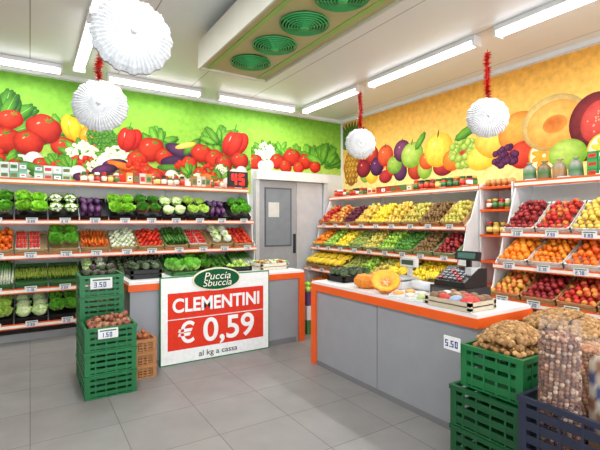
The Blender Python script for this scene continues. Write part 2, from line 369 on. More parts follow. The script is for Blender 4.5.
def P_grapes(m,w,d,h,cs):
    for x in np.arange(.07,w,.12):
        for y in np.arange(.09,d,.17):
            for k in range(34):
                q=R(); m.sph((x+R(-1,1)*.05*(1-.6*q),y-.06+.15*q,h+R(0,.05)*(1-.5*q)),(.013,)*3,pick(cs),0,1)
            m.tube([(x,y-.07,h+.05),(x+.01,y-.11,h+.07)],[.004,.003],WOOD*.5,5)
def P_trays(m,w,d,h,cs,tray=W):
    for x in np.arange(.075,w-.04,.15):
        for k,y in enumerate(np.arange(.06,d-.04,.11)):
            m.bx(x-.065,x+.065,y-.048,y+.048,h-.01,h+.015,tray)
            for a in range(3):
                for b_ in range(2): m.sph((x-.042+.042*a,y-.022+.044*b_,h+.03),(.024,.022,.02),pick(cs),0,1)
def P_leek(m,w,d,h,cw=lin((235,240,215)),cg=lin((80,145,55)),r=.014,L=None,layers=3):
    L=L or d*.95
    for ly in range(layers):
        for x in np.arange(r,w-r*.5,r*2.1):
            n=6; a=R(-.05,.05); pts=[(x+a*t/5*L,.02+L*t/5,h+ly*1.6*r+.02*(t/5)) for t in range(n)]
            m.tube(pts,[r,r,r*.95,r*1.1,r*1.5,r*.8],[cw,cw,mixc(cw,cg,.4),cg,cg*R(.7,1.2),cg*R(.6,1)],5)
APR=cols((200,30,30),(180,20,28),(215,50,35)); APD=cols((120,14,26),(145,20,30)); APG=cols((150,195,60),(170,205,80))
ORA=cols((250,140,20),(245,125,15),(252,155,35)); LEM=cols((250,225,60),(245,215,50)); YEL=cols((250,200,60)); TOM=cols((215,40,22),(200,30,20),(225,70,30))
KIW=cols((140,105,58),(122,92,48)); PEA=cols((190,195,80),(205,200,90)); POT=cols((210,170,105),(195,155,92)); ONI=cols((190,110,60),(170,80,50)); PLM=cols((85,24,55),(105,28,48))
NUT=cols((196,150,95),(178,130,78),(210,166,110),(160,115,68))
K={
 'lettuce':lambda m,w,d,h:P_heads(m,w,d,h,.13,g3,lin((150,208,60)),18),
 'romaine':lambda m,w,d,h:P_heads(m,w,d,h,.14,g3,lin((105,182,52)),16,.3,None,.02),
 'endive':lambda m,w,d,h:P_heads(m,w,d,h,.12,lin((235,240,180)),lin((185,218,95)),18,.2,None,.02),
 'cabbage':lambda m,w,d,h:P_heads(m,w,d,h,.12,wg,lin((190,220,140)),9,0,lin((222,235,180)),.02),
 'fennel':lambda m,w,d,h:P_heads(m,w,d,h,.1,wg,lin((180,212,115)),8,.3,lin((240,244,225))),
 'radicchio':lambda m,w,d,h:P_heads(m,w,d,h,.1,lin((225,150,175)),lin((130,34,68)),10,0,lin((140,36,74))),
 'chard':lambda m,w,d,h:P_heads(m,w,d,h,.13,lin((215,55,75)),lin((75,148,48)),16,.3,None,.02),
 'eggplant':lambda m,w,d,h:P_egg(m,w,d,h,cols((66,28,74),(84,36,86)),.045,.1,g2),
 'broccoli':lambda m,w,d,h:P_cauli(m,w,d,h,.08,lin((62,125,55)),g2),
 'cauliflower':lambda m,w,d,h:P_cauli(m,w,d,h,.1,lin((245,242,220)),g1),
 'leek':lambda m,w,d,h:P_leek(m,w,d,h),
 'celery':lambda m,w,d,h:P_leek(m,w,d,h,lin((200,225,140)),lin((85,160,50)),.02),
 'green_bean':lambda m,w,d,h:P_long(m,w,d,h,cols((165,190,70),(185,205,90)),.008,.3,.15,layers=3),
 'asparagus':lambda m,w,d,h:P_long(m,w,d,h,cols((160,195,85)),.009,.35,.05,tip=lin((90,110,60)),layers=4),
 'carrot':lambda m,w,d,h:P_long(m,w,d,h,cols((240,120,30),(235,105,25)),.02,.2,.05,tap=.8),
 'zucchini':lambda m,w,d,h:P_long(m,w,d,h,cols((60,110,42),(85,135,55)),.022,.2,.06,tap=.1),
 'cucumber':lambda m,w,d,h:P_long(m,w,d,h,cols((55,115,48),(72,140,58)),.024,.25,.04,tap=.1),
 'tomato':lambda m,w,d,h:P_round(m,w,d,h,TOM,.034),
 'green_tomato':lambda m,w,d,h:P_round(m,w,d,h,TOM,.034,c2=cols((150,150,60),(200,110,50))),
 'cherry_tomato':lambda m,w,d,h:P_trays(m,w,d,h,TOM),
 'mushroom':lambda m,w,d,h:P_trays(m,w,d,h,cols((235,225,205),(190,160,120)),lin((60,90,150))),
 'mixed_pack':lambda m,w,d,h:P_trays(m,w,d,h,cols((235,225,205),(190,60,40),(140,180,70)),W),
 'red_pepper':lambda m,w,d,h:P_pepper(m,w,d,h,TOM),
 'yellow_pepper':lambda m,w,d,h:P_pepper(m,w,d,h,cols((250,200,40),(248,185,30))),
 'green_pepper':lambda m,w,d,h:P_pepper(m,w,d,h,cols((70,135,45),(95,155,50))),
 'artichoke':lambda m,w,d,h:P_heads(m,w,d,h,.065,lin((110,135,85)),lin((80,95,70)),14,.3,lin((85,100,70))),
 'potato':lambda m,w,d,h:P_round(m,w,d,h,POT,.034,1,.75,el=1.25),
 'onion':lambda m,w,d,h:P_round(m,w,d,h,ONI,.034,1,.85),
 'white_onion':lambda m,w,d,h:P_round(m,w,d,h,cols((240,238,225),(225,225,205)),.033,c2=cols((205,220,170))),
 'red_apple':lambda m,w,d,h:P_round(m,w,d,h,APR,.038,c2=cols((190,40,30),(225,150,60))),
 'dark_apple':lambda m,w,d,h:P_round(m,w,d,h,APD,.038,c2=cols((150,24,34),(175,50,40))),
 'bicolour_apple':lambda m,w,d,h:P_round(m,w,d,h,cols((205,50,35),(215,80,40)),.038,c2=cols((235,190,80))),
 'green_apple':lambda m,w,d,h:P_round(m,w,d,h,APG,.038),
 'golden_apple':lambda m,w,d,h:P_round(m,w,d,h,cols((235,215,90),(225,205,85)),.038,c2=cols((240,190,80))),
 'orange':lambda m,w,d,h:P_round(m,w,d,h,ORA,.042,2),
 'clementine':lambda m,w,d,h:P_round(m,w,d,h,ORA,.032),
 'lemon':lambda m,w,d,h:P_round(m,w,d,h,LEM,.032,el=1.3),
 'pear':lambda m,w,d,h:P_round(m,w,d,h,PEA,.034,el=1.35,c2=cols((215,190,90))),
 'kiwi':lambda m,w,d,h:P_round(m,w,d,h,KIW,.028,el=1.25),
 'plum':lambda m,w,d,h:P_round(m,w,d,h,PLM,.028),
 'persimmon':lambda m,w,d,h:P_round(m,w,d,h,cols((245,120,25),(235,95,20)),.042,flat=.8),
 'green_grape':lambda m,w,d,h:P_grapes(m,w,d,h,cols((175,195,90),(190,205,100))),
 'banana':lambda m,w,d,h:P_banana(m,w,d,h),
}
def crate_shallow(m,w,d,h,col,t=.008):
    m.bx(0,w,0,d,0,.008,col); 
    for y in (0,d-t):
        m.bx(0,w,y,y+t,.008,h*.42,col); m.bx(0,w,y,y+t,h*.58,h,col)
    for x in (0,w-t):
        m.bx(x,x+t,t,d-t,.008,h*.42,col); m.bx(x,x+t,t,d-t,h*.58,h,col)
    for x in (0,w-.03):
        for y in (0,d-.03): m.bx(x,x+.03,y,y+.03,.008,h*1.04,col)
def crate_slat(m,w,d,h,col,x=0,y=0,z=0,n=3):
    t=.012
    m.bx(x,x+w,y,y+d,z,z+.012,col)
    for px in (x,x+w-.045):
        for py in (y,y+d-.045): m.bx(px,px+.045,py,py+.045,z+.012,z+h-.03,col)
    m.bx(x-.006,x+w+.006,y-.006,y+.018,z+h-.03,z+h,col); m.bx(x-.006,x+w+.006,y+d-.018,y+d+.006,z+h-.03,z+h,col)
    m.bx(x-.006,x+.018,y+.018,y+d-.018,z+h-.03,z+h,col); m.bx(x+w-.018,x+w+.006,y+.018,y+d-.018,z+h-.03,z+h,col)
    sh=(h-.05)/n
    for k in range(n):
        z0=z+.02+k*sh; z1=z0+sh*.62
        m.bx(x+.045,x+w-.045,y+.002,y+t,z0,z1,col*.92); m.bx(x+.045,x+w-.045,y+d-t,y+d-.002,z0,z1,col*.92)
        m.bx(x+.002,x+t,y+.045,y+d-.045,z0,z1,col*.92); m.bx(x+w-t,x+w-.002,y+.045,y+d-.045,z0,z1,col*.92)
    for k in range(1,5):
        px=x+w*k/5; m.bx(px-.006,px+.006,y,y+.01,z+.012,z+h-.03,col); 
        py=y+d*k/5; m.bx(x,x+.01,py-.006,py+.006,z+.012,z+h-.03,col)
SEG={'0':'abcdef','1':'bc','2':'abged','3':'abgcd','4':'fgbc','5':'afgcd','6':'afgcde','7':'abc','8':'abcdefg','9':'abcdfg'}
def digits(m,txt,x,z,y,hh,col,mat=0,th=None):
    w=hh*.5; t=th or hh*.16
    S={'a':(0,hh-t,w,hh),'d':(0,0,w,t),'g':(0,hh/2-t/2,w,hh/2+t/2),'f':(0,hh/2,t,hh),'b':(w-t,hh/2,w,hh),'e':(0,0,t,hh/2),'c':(w-t,0,w,hh/2)}
    for ch in txt:
        if ch in SEG:
            for s_ in SEG[ch]:
                a=S[s_]; m.bx(x+a[0],x+a[2],y-.0015,y,z+a[1],z+a[3],col,mat)
            x+=w*1.45
        else:
            m.bx(x,x+t,y-.0015,y,z,z+t,col,mat); x+=w*.5
def tag(m,x,y,z,w=.14,h=.09,price=None,bgc=W):
    price=price or ("%d,%d0"%(int(R(0,4)),int(R(1,9.9))))
    m.bx(x-w/2,x+w/2,y-.005,y,z-h/2,z+h/2,bgc)
    m.bx(x-w*.4,x+w*.4,y-.0065,y-.005,z+h*.24,z+h*.36,lin((60,110,60)))
    digits(m,price,x-w*.34,z-h*.36,y-.005,h*.46,lin((60,80,150)))
# ---------------------------------------------------------------- shelving
def shelf(name,Mx,L,tiers,top,ends=True,back=True):
    m=MB(); zt,yt=top
    if back: m.bx(0,L,-.075,-.05,.1,zt-.04,lin((228,228,225)))
    m.bx(0,L,yt,-.045,zt-.03,zt,W); m.bx(0,L,yt-.015,yt,zt-.06,zt+.02,OR)
    m.bx(0,L,yt-.018,yt-.015,zt-.045,zt-.005,lin((250,235,215)))
    poly=[(-.045,0.0),(tiers[-1][0]+.03,0.0)]
    for fy,z,ti,dp in reversed(tiers):
        poly.append((fy+.02,z-.02)); poly.append((fy+.02,z+.03)); poly.append((fy+.12,z+.12))
    poly+=[(yt+.01,zt-.03),(-.045,zt-.03)]
    for x0 in ((0,L-.02) if ends else ()): m.prism(poly,x0,x0+.02,W)
    nup=max(1,int(L/1.2))
    for k in range(1,nup): m.bx(L*k/nup-.015,L*k/nup+.015,-.1,-.075,0,zt-.03,W)
    for fy,z,ti,dp in tiers:
        Rm=rotm(ti,0,0); c=np.array((L/2,fy,z))+Rm@np.array((0,dp/2,-.012)); m.box(c,(L-.04,dp,.018),W*.9,0,Rm)
        m.bx(0,L,fy-.03,fy-.01,z-.055,z+.012,OR); m.bx(0,L,fy-.033,fy-.03,z-.04,z-.004,lin((250,240,225)))
    m.bx(0,L,tiers[-1][0]+.06,tiers[-1][0]+.08,0,.1,lin((150,150,150)))
    return m.build(name,[MG],None,Mx)
def bins(Mx,fy,z,ti,dp,x0,kinds,pitch,colr,h=.1,ztop=None):
    x=x0
    for k in kinds:
        w=pitch
        if k:
            m=MB(); ww=w-.02; dd=dp-.06
            crate_shallow(m,ww,dd,h,colr)
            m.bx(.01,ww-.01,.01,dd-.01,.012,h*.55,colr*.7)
            K[k](m,ww,dd,h*.95)
            NV_=[]
            for v in m.V:
                v=v.copy(); v[:,0]=np.clip(v[:,0],-.008,ww+.008); v[:,2]=np.maximum(v[:,2],0)
                if ztop is not None:
                    # leaves stay below the board above
                    zc_=z+.004+v[:,1]*math.sin(ti)+v[:,2]*math.cos(ti); ex=np.maximum(zc_-ztop,0); v[:,2]-=ex/math.cos(ti)
                NV_.append(v)
            m.V=NV_
            o=m.build(k+'_crate',[MP],None,Mx@T((x+.01,fy+.01,z+.004))@Matrix.Rotation(ti,4,'X'))
        x+=w
def tags(name,Mx,par,lst,n0,n1,pitch,w=.14,h=.09):
    m=MB()
    for fy,z in lst:
        x=n0+pitch/2
        while x<n1: tag(m,x+R(-.02,.02),fy-.035,z+.0,w,h); x+=pitch
    o=m.build('price_tags',[MPA],par,Matrix.Identity(4)); return o
XA0=-2.2; LA=3.42-XA0; MA=T((XA0,YW,0))
tA=[(-.66,1.62,.62,.54),(-.78,1.15,.5,.56),(-.85,.70,.42,.6),(-.87,.24,.35,.6)]
SA=shelf('vegetable_display_shelf',MA,LA,tA,(2.2,-.46))
PA=.3955
K1=['chard','romaine','lettuce','eggplant','romaine','lettuce','cauliflower','eggplant','lettuce','chard','cabbage','endive','eggplant','romaine']
bins(MA,*tA[0],.04,K1,PA,BLK,.08,2.13)
K2=['potato','carrot','tomato','mushroom','persimmon','cherry_tomato','romaine','carrot','white_onion','tomato','zucchini','cherry_tomato','fennel','red_pepper']
bins(MA,*tA[1],.04,K2,PA,lin((190,160,110)),.085)
K3=['potato','onion','cabbage','fennel','leek','green_bean','green_bean','fennel','artichoke','artichoke','cucumber','romaine','green_pepper','leek']
bins(MA,*tA[2],.04,K3,PA,lin((60,110,60)),.085)
K4=['potato','onion','cabbage','fennel','endive','cabbage','romaine','potato','yellow_pepper','cabbage','potato','onion','potato','white_onion']
bins(MA,*tA[3],.04,K4,PA,BLK,.085)
tags('tags',MA,SA,[(t[0],t[1]) for t in tA]+[(-.43,2.19)],.02,LA,.4,.14,.08)
def MBat(y): return T((XW,y,0))@Matrix.Rotation(-math.pi/2,4,'Z')
tB=[(-.78,1.53,.66,.56),(-.95,1.08,.55,.58),(-1.12,.66,.45,.6),(-1.15,.22,.3,.6)]
M1=MBat(7.42); L1=7.42-3.78
SB=shelf('fruit_display_shelf',M1,L1,tB,(2.13,-.48))
pb=(L1-.08)/9
bins(M1,*tB[0],.04,['red_apple','bicolour_apple','plum','golden_apple','lemon','golden_apple','pear','kiwi','pear'],pb,WOOD,.08)
bins(M1,*tB[1],.04,['clementine','green_apple','lemon','green_grape','pear','green_apple','green_pepper','kiwi','dark_apple'],pb,lin((150,170,120)),.08)
bins(M1,*tB[2],.04,['banana','banana','banana','green_grape','green_apple','pear','banana','lemon','banana'],pb,WOOD,.08)
bins(M1,*tB[3],.04,['orange','clementine','orange','potato','onion','orange','orange','potato','onion'],pb,WOOD,.08)
tags('t',M1,SB,[(t[0],t[1]) for t in tB[:3]]+[(-.45,2.12)],.04,L1,pb,.12,.07)
M2=MBat(3.24); L2=3.3; tB2=[(-.78,1.46,.66,.6),(-.95,1.06,.5,.6),(-1.12,.66,.42,.62),(-1.15,.22,.3,.6)]
SB2=shelf('fruit_display_shelf',M2,L2,tB2,(2.13,-.48)); pc=(L2-.08)/8
bins(M2,*tB2[0],.04,['dark_apple','red_apple','golden_apple','orange','lemon','orange','red_apple','pear'],pc,lin((230,225,215)),.08)
bins(M2,*tB2[1],.04,['orange','clementine','persimmon','orange','kiwi','orange','orange','pear'],pc,lin((230,225,215)),.08)
bins(M2,*tB2[2],.04,['bicolour_apple','dark_apple','red_apple','plum','bicolour_apple','orange','red_apple','pear'],pc,WOOD,.08)
bins(M2,*tB2[3],.04,['orange','red_apple','orange','orange','kiwi','orange','orange','pear'],pc,WOOD,.08)
tags('t',M2,SB2,[(t[0],t[1]) for t in tB2]+[(-.45,2.12)],.03,L2,pc,.15,.085)
MD=MBat(3.76); m=MB(); Ld=.5
for x in (0,Ld-.02): m.bx(x,x+.02,-.5,-.045,0,2.15,W)
m.bx(.02,Ld-.02,-.06,-.045,.1,2.15,lin((245,240,235)))
for z in (2.1,1.78,1.42,1.05,.7,.3): m.bx(.02,Ld-.02,-.52,-.06,z-.03,z,OR)
m.build('narrow_display_shelf',[MG],None,MD)
def jar(m,x,y,z,r,h,body,lid,label=None):
    l=label if label is not None else body
    m.lathe([(r*.85,0),(r,h*.06),(r,h*.2),(r*1.01,h*.2),(r*1.01,h*.6),(r,h*.6),(r*.98,h*.72),(r*.75,h*.8)],[body,body,body,l,l,body,body,body],(x,y,z),10)
    m.lathe([(r*.82,h*.8),(r*.84,h*.82),(r*.84,h*.98),(r*.78,h)],lid,(x,y,z),10)
JC=cols((150,40,25),(170,110,40),(90,60,30),(200,160,80),(60,80,40),(190,60,30)); LC=cols((200,30,30),(220,180,60),(240,240,235),(40,110,50),(30,30,30))
def jars(name,Mx,x0,x1,y0,y1,z,r,h,step=None,mat=MPL):
    m=MB(); x=x0+r
    while x<=x1-r:
        for y in np.arange(y0,y1,2.3*r): jar(m,x,y,z,r,h*R(.95,1.05),pick(JC),LC[int(R(0,4.99))],pick(cols((245,240,220),(220,50,40),(250,220,120),(70,130,70))))
        x+=step or 2.3*r
    return m.build(name,[mat],None,Mx)
jars('preserve_jars',MD,.08,.44,-.44,-.2,1.785,.04,.14); jars('sauce_jars',MD,.08,.44,-.44,-.2,1.425,.045,.17)
m=MB()
for k in range(5): m.sph((.08+.085*k,-.38,2.1+.06),(.04,.09,.055),lin((200,150,90)),0,2)
m.build('bread_rolls',[MP],None,MD@T((0,0,.005)))
def cartons(name,Mx,x0,x1,y,z,w,h,d,cs,rows=1,gap=.008):
    m=MB(); x=x0
    while x+w<=x1+.001:
        for k in range(rows):
            c=pick(cs); zz=z+k*(h+.001); m.bx(x,x+w,y,y+d,zz,zz+h,c); m.bx(x+w*.12,x+w*.88,y-.0015,y,zz+h*.3,zz+h*.72,pick(cols((250,250,245),(60,130,60),(210,50,40)))); m.bx(x+w*.3,x+w*.7,y-.0025,y-.0015,zz+h*.45,zz+h*.57,pick(cols((40,80,40),(180,40,30))))
        x+=w+gap
    return m.build(name,[MPL],None,Mx)
z=2.203; o=-XA0
jars('preserve_jars',MA,.1,o-.5,-.38,-.15,z,.05,.17)
cartons('tea_boxes',MA,o-.46,o+.02,-.4,z,.1,.12,.1,cols((200,215,205),(120,180,150),(220,225,220)),2)
cartons('juice_cartons',MA,o+.05,o+.62,-.4,z,.11,.11,.12,cols((180,205,180),(220,225,220),(90,150,105)),2)
jars('tomato_sauce_jars',MA,o+.66,o+1.28,-.38,-.15,z,.04,.17)
cartons('biscuit_boxes',MA,o+1.31,o+1.72,-.4,z,.09,.19,.1,cols((190,50,35),(220,170,80),(235,225,210)),1)
jars('honey_jars',MA,o+1.75,o+2.35,-.38,-.15,z,.045,.18)
cartons('pasta_packets',MA,o+2.38,o+2.76,-.4,z,.075,.2,.1,cols((215,170,90),(180,120,60),(225,215,190)),1)
jars('pesto_jars',MA,o+2.79,o+3.0,-.38,-.15,z,.04,.17)
m=MB(); m.bx(-.19,.19,-.05,.03,.03,.31,BLK); m.bx(-.02,.02,-.03,.0,0,.03,DK); m.bx(-.06,.06,-.06,.04,-.01,0,DK); digits(m,'45',-.135,.07,-.051,.2,RED,1,.036)
m.build('queue_number_display',[MPL,MR],None,T((3.24,7.22,2.216)))
jars('olive_jars',M1,.1,1.1,-.42,-.2,2.133,.045,.15); cartons('rice_packets',M1,1.15,2.3,-.42,2.133,.12,.13,.1,cols((225,190,110),(170,60,40),(90,120,60),(240,230,200)))
jars('pickle_jars',M1,2.35,3.6,-.42,-.2,2.133,.05,.17)
def sack(m,x,y,z,w,h,c,c2):
    def mod(a,i): return 1+.06*np.sin(3*a+i)
    m.lathe([(w*.45,0),(w*.52,h*.08),(w*.5,h*.4),(w*.47,h*.7),(w*.25,h*.85),(w*.1,h*.9),(w*.28,h)],[c,c,c2,c,c,c2,c],(x,y,z),14,0,None,True,mod)
m=MB()
for k in range(4): sack(m,.12+.19*k,-.33,2.135,.16,.26,pick(cols((140,130,110),(150,150,140),(130,100,70))),pick(cols((170,120,70),(60,120,60))))
m.build('dried_food_bags',[MPL],None,M2)
cartons('vegetable_cartons',M2,.85,1.33,-.42,2.133,.11,.1,.12,cols((40,140,70),(60,160,80)),3)
cartons('biscuit_boxes',M2,1.38,2.2,-.42,2.133,.14,.2,.12,cols((230,90,40),(240,235,225),(60,120,70)),1)
# ---------------------------------------------------------------- door
m=MB(); fr=lin((205,206,207))
m.bx(3.75,3.83,-.12,-.003,0,2.45,fr); m.bx(5.42,5.5,-.12,-.003,0,2.45,fr); m.bx(3.75,5.5,-.16,-.003,2.45,2.62,lin((232,232,230)))
m.bx(3.85,4.72,-.07,-.02,.02,2.43,lin((168,171,176))); m.bx(3.97,4.6,-.08,-.07,1.1,2.3,lin((95,100,108))); m.bx(4.0,4.57,-.083,-.08,1.13,2.27,lin((138,146,155)))
m.bx(4.74,5.4,-.05,-.02,.02,2.43,lin((205,206,208))); m.bx(4.64,4.68,-.12,-.08,.95,1.35,DK)
m.bx(4.05,4.3,-.086,-.083,1.7,2.0,lin((225,225,220)))
m.build('door_1',[MM],None,T((0,YW,0)))
# ---------------------------------------------------------------- counters
def counter(x0,x1,y0,y1,h,ends):
    m=MB(); 
    m.bx(x0+.02,x1-.02,y0+.02,y1-.02,.0,h-.1,GREYP)
    m.bx(x0,x1,y0,y1,h-.10,h-.028,OR); m.bx(x0+.01,x1-.01,y0+.01,y1-.01,h-.028,h,W)
    for px,py in ends: m.bx(px,px+.09,py,py+.09,0,h-.1,OR)
    return m
m=counter(.88,3.13,4.77,5.47,.95,[(3.04,4.77),(3.04,5.38),(.88,5.38)]); 
for x in (1.6,2.35): m.bx(x-.003,x+.003,4.786,4.79,.05,.85,DK)
m.bx(.92,3.0,4.785,4.79,0,.07,lin((120,120,122)))
CF=m.build('shop_counter',[MG])
m=counter(2.7,3.42,1.86,3.99,.93,[(2.7,3.90),(3.33,3.90)]); m.bx(2.715,2.72,1.9,3.9,0,.05,lin((120,120,122)))
m.bx(2.716,2.72,2.92-.002,2.92+.002,.05,.83,lin((120,120,124)))
m.build('shop_counter',[MG])
# banner
BE=empty('price_banner',(1.2,4.735,0.0))
bw,bh=1.36,.985
m=MB(); m.bx(0,bw,0,.02,0.0,bh,lin((30,120,60))); m.bx(.012,bw-.012,-.002,0,.012,bh-.012,lin((244,244,240))); m.bx(.085,bw-.085,-.004,-.002,.16,.8,lin((225,58,36))); m.bx(.085,bw-.085,-.005,-.004,.5,.51,W)
m.build('panel',[MPA],BE,Matrix.Identity(4))
m=MB(); 
m.lathe([(1,0),(1,.01)],lin((240,232,200)),(0,0,0),40,0,None,False); V=m.V[0]; m.V[0]=np.stack([V[:,0]*.3,-V[:,2]-.004,V[:,1]*.135],1)
m.lathe([(1,0),(1,.01)],lin((20,88,52)),(0,0,0),40,0,None,False); V=m.V[1]; m.V[1]=np.stack([V[:,0]*.28,-V[:,2]-.008,V[:,1]*.118],1)
m.build('logo_oval',[MPA],BE,T((.66,0,.93)))
def text(s,size,loc,col,par,ex=.002,sx=1,shear=0,off=0.0):
    cu=bpy.data.curves.new('txt','FONT'); cu.body=s; cu.size=size; cu.extrude=ex; cu.align_x='CENTER'; cu.align_y='CENTER'; cu.offset=off; cu.shear=shear
    ob=bpy.data.objects.new('txt',cu); bpy.context.collection.objects.link(ob); dg_=bpy.context.evaluated_depsgraph_get()
    me=bpy.data.meshes.new_from_object(ob.evaluated_get(dg_)); bpy.data.objects.remove(ob)
    mt=bpy.data.materials.new('ink'); mt.use_nodes=True; mt.node_tree.nodes['Principled BSDF'].inputs['Base Color'].default_value=(*lin(col),1); mt.node_tree.nodes['Principled BSDF'].inputs['Roughness'].default_value=.6
    me.materials.clear(); me.materials.append(mt)
    o=bpy.data.objects.new('lettering',me); bpy.context.collection.objects.link(o); o.parent=par; o.location=loc; o.rotation_euler=(math.pi/2,0,0); o.scale=(sx,1,1); return o
text('CLEMENTINI',.215,(bw/2,-.007,.65),(245,245,242),BE,.002,.9,0,.006)
text('€',.32,(.3,-.007,.33),(245,245,242),BE,.002,.95,0,.006)
text('0,59',.38,(.82,-.007,.33),(245,245,242),BE,.002,1.02,0,.006)
text('al kg a cassa',.09,(bw/2,-.006,.08),(60,40,40),BE,.001,1.1)
text('Puccia',.12,(.66,-.021,.965),(245,240,220),BE,.001,1.1,.2); text('Sbuccia',.11,(.66,-.021,.885),(245,240,220),BE,.001,1.1,.2)
# ---------------------------------------------------------------- left crates
m=MB()
for k in range(3): crate_slat(m,.44,.4,.212,GR*R(.9,1.1),.41,4.2,k*.214)
m.build('green_crate_stack',[MPL])
m=MB(); P_round(m,.38,.34,0,cols((160,95,70),(175,120,85),(140,80,60)),.03,1,.8,el=1.2); m.build('sweet_potatoes',[MP],None,T((.44,4.23,.64)))
m=MB()
for k in range(5): crate_slat(m,.4,.4,.212,GR*R(.9,1.1),.41,4.63,k*.214)
m.build('green_crate_stack',[MPL])
m=MB(); P_round(m,.34,.34,0,cols((48,54,36),(62,70,42),(70,48,58)),.036,1,el=1.3); m.build('avocados',[MP],None,T((.44,4.66,1.075)))
m=MB(); tag(m,.6,4.19,.585,.17,.09,'1,50'); m.build('price_sign',[MPA])
m=MB(); tag(m,.6,4.62,.99,.2,.11,'3,50'); m.build('price_sign',[MPA])
m=MB()
for k in range(3):
    crate_slat(m,.22,.22,.13,lin((185,125,75)),.885,4.5,k*.132)
m.build('wooden_crate_stack',[MPL])
m=MB(); P_round(m,.15,.15,0,ONI,.028); m.build('onions',[MP],None,T((.92,4.535,.41)))
m=MB()
for k in range(3): crate_slat(m,.3,.4,.2,[lin((60,120,70)),W*.9,lin((90,60,110))][k],3.32,5.0,k*.202)
m.build('fruit_crate_stack',[MPL])
m=MB(); P_round(m,.26,.36,0,APG,.036); m.build('green_apples',[MP],None,T((3.34,5.02,.62)))
# ---------------------------------------------------------------- on front counter
def boxed(name,kind,x,y,z,w,d,h,col,rz=0):
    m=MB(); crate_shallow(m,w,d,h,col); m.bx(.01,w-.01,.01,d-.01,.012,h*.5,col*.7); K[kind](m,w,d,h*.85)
    m.V=[np.stack([v[:,0],v[:,1],np.maximum(v[:,2],0)],1) for v in m.V]
    return m.build(name,[MP],None,T((x,y,z))@Matrix.Rotation(rz,4,'Z'))
boxed('artichoke_box','artichoke',.95,5.0,.953,.34,.38,.1,BLK)
boxed('salad_box','romaine',1.42,5.05,.953,.36,.34,.04,lin((60,120,60)))
boxed('herb_box','mixed_pack',2.6,5.02,.953,.42,.36,.08,lin((225,215,195)))
boxed('lime_tray','green_apple',2.2,5.1,.953,.3,.28,.06,BLK)
boxed('mixed_packs_box','mixed_pack',2.64,5.06,1.035,.34,.3,.05,W)if False else None
# ---------------------------------------------------------------- on right counter
zc=.933
m=MB()
def pmod(a,i): return 1+.09*np.abs(np.sin(a*5))-.04
pc1=lin((235,140,35)); m.lathe([(.01,.02),(.09,0),(.13,.04),(.135,.08),(.1,.125),(.045,.14),(.01,.125)],[pc1]*7,(0,0,0),40,0,None,True,pmod); m.tube([(0,0,.125),(.01,0,.17),(.03,0,.19)],[.018,.014,.016],g2,6)
m.build('pumpkin',[MP],None,T((2.9,3.26,zc)))
m=MB(); rc=lin((232,130,30)); fl=lin((255,178,50))
def hm(a,i): return 1+(.07*np.abs(np.sin(a*5)) if i<5 else 0)
m.lathe([(.05,0),(.1,.02),(.125,.06),(.13,.085),(.13,.09),(.122,.092),(.08,.085),(.05,.05),(.01,.045)],[rc]*5+[fl]*2+[lin((235,150,50))]*2,(0,0,0),40,0,None,True,hm)
for k in range(26):
    a=R(0,6.28);q=R(0,.045); m.sph((q*math.cos(a),q*math.sin(a),.058),(.009,.005,.004),lin((250,235,190)),0,1,rrot())
RM=Matrix.Rotation(-.55,4,'Y')@Matrix.Rotation(.45,4,'X'); V_=np.concatenate(m.V); zmin=min((RM@Vector(v)).z for v in V_)
m.build('pumpkin_half',[MP],None,T((2.86,2.95,zc-zmin+.001))@RM)
m=MB(); P_banana(m,.2,.2,0,None,[.1],[.1]); m.build('banana_bunch',[MP],None,T((3.12,3.33,zc+.02)))
boxed('vegetable_tray','artichoke',2.88,3.62,zc,.42,.3,.06,BLK)
m=MB(); m.lathe([(.018,0),(.045,.0),(.045,.26),(.018,.26)],lin((225,230,235)),(0,0,0),20,0,rotm(math.pi/2,0,0)); m.build('plastic_bag_roll',[MPL],None,T((3.22,2.93,zc+.046)))
m=MB()
for i in range(2):
    for j in range(3):
        x=.0+.15*i;y=.14*j; m.bx(x,x+.13,y,y+.11,0,.02,W); m.sph((x+.065,y+.055,.03),(.055,.045,.022),pick(cols((225,220,205),(180,200,120),(235,170,90))),0,2)
m.build('wrapped_trays',[MPL],None,T((2.73,2.39,zc)))
m=MB(); m.bx(0,.3,0,.3,0,.07,lin((215,215,212))); m.bx(.02,.28,.02,.28,.085,.1,lin((185,188,190))); m.bx(.12,.18,.12,.2,.07,.085,DK); m.bx(.26,.29,.12,.17,.07,.2,lin((200,200,198))); m.bx(.24,.3,.05,.25,.2,.29,lin((205,205,203))); m.bx(.237,.24,.07,.23,.22,.27,lin((60,80,60)))
m.build('weighing_scale',[MPL],None,T((3.09,2.97,zc)))
m=MB(); crate_shallow(m,.32,.42,.07,lin((205,190,165)))
for i in range(4):
    for j in range(4):
        m.sph((.045+.075*i,.06+.1*j,.07),(.04,.055,.035),pick(cols((215,215,212),(190,160,120),(140,100,70),(150,165,190),(120,90,60),(200,60,50))),0,2,rotm(R(-.3,.3),R(-.3,.3),R(0,3)))
m.build('packaged_goods_box',[MPL],None,T((2.715,1.93,zc)))
m=MB(); m.bx(0,.38,0,.34,0,.1,DK); m.bx(.02,.36,-.004,0,.03,.08,lin((80,80,84)));
m.prism([(0.02,.1),(.33,.1),(.33,.26),(.22,.26),(.02,.15)],.03,.35,BLK)
for i in range(5):
    for j in range(4): m.box((.08+.05*i,.05+.035*j,.165+.0175*j+.008),(.035,.024,.014),lin((110,110,115)) if (i+j)%4 else RED*.7,0,rotm(.48,0,0))
m.bx(.18,.22,.27,.3,.26,.33,BLK); m.box((.2,.27,.36),(.24,.04,.08),BLK,0,rotm(-.2,0,0)); m.box((.2,.248,.364),(.18,.004,.05),lin((70,110,100)),0,rotm(-.2,0,0))
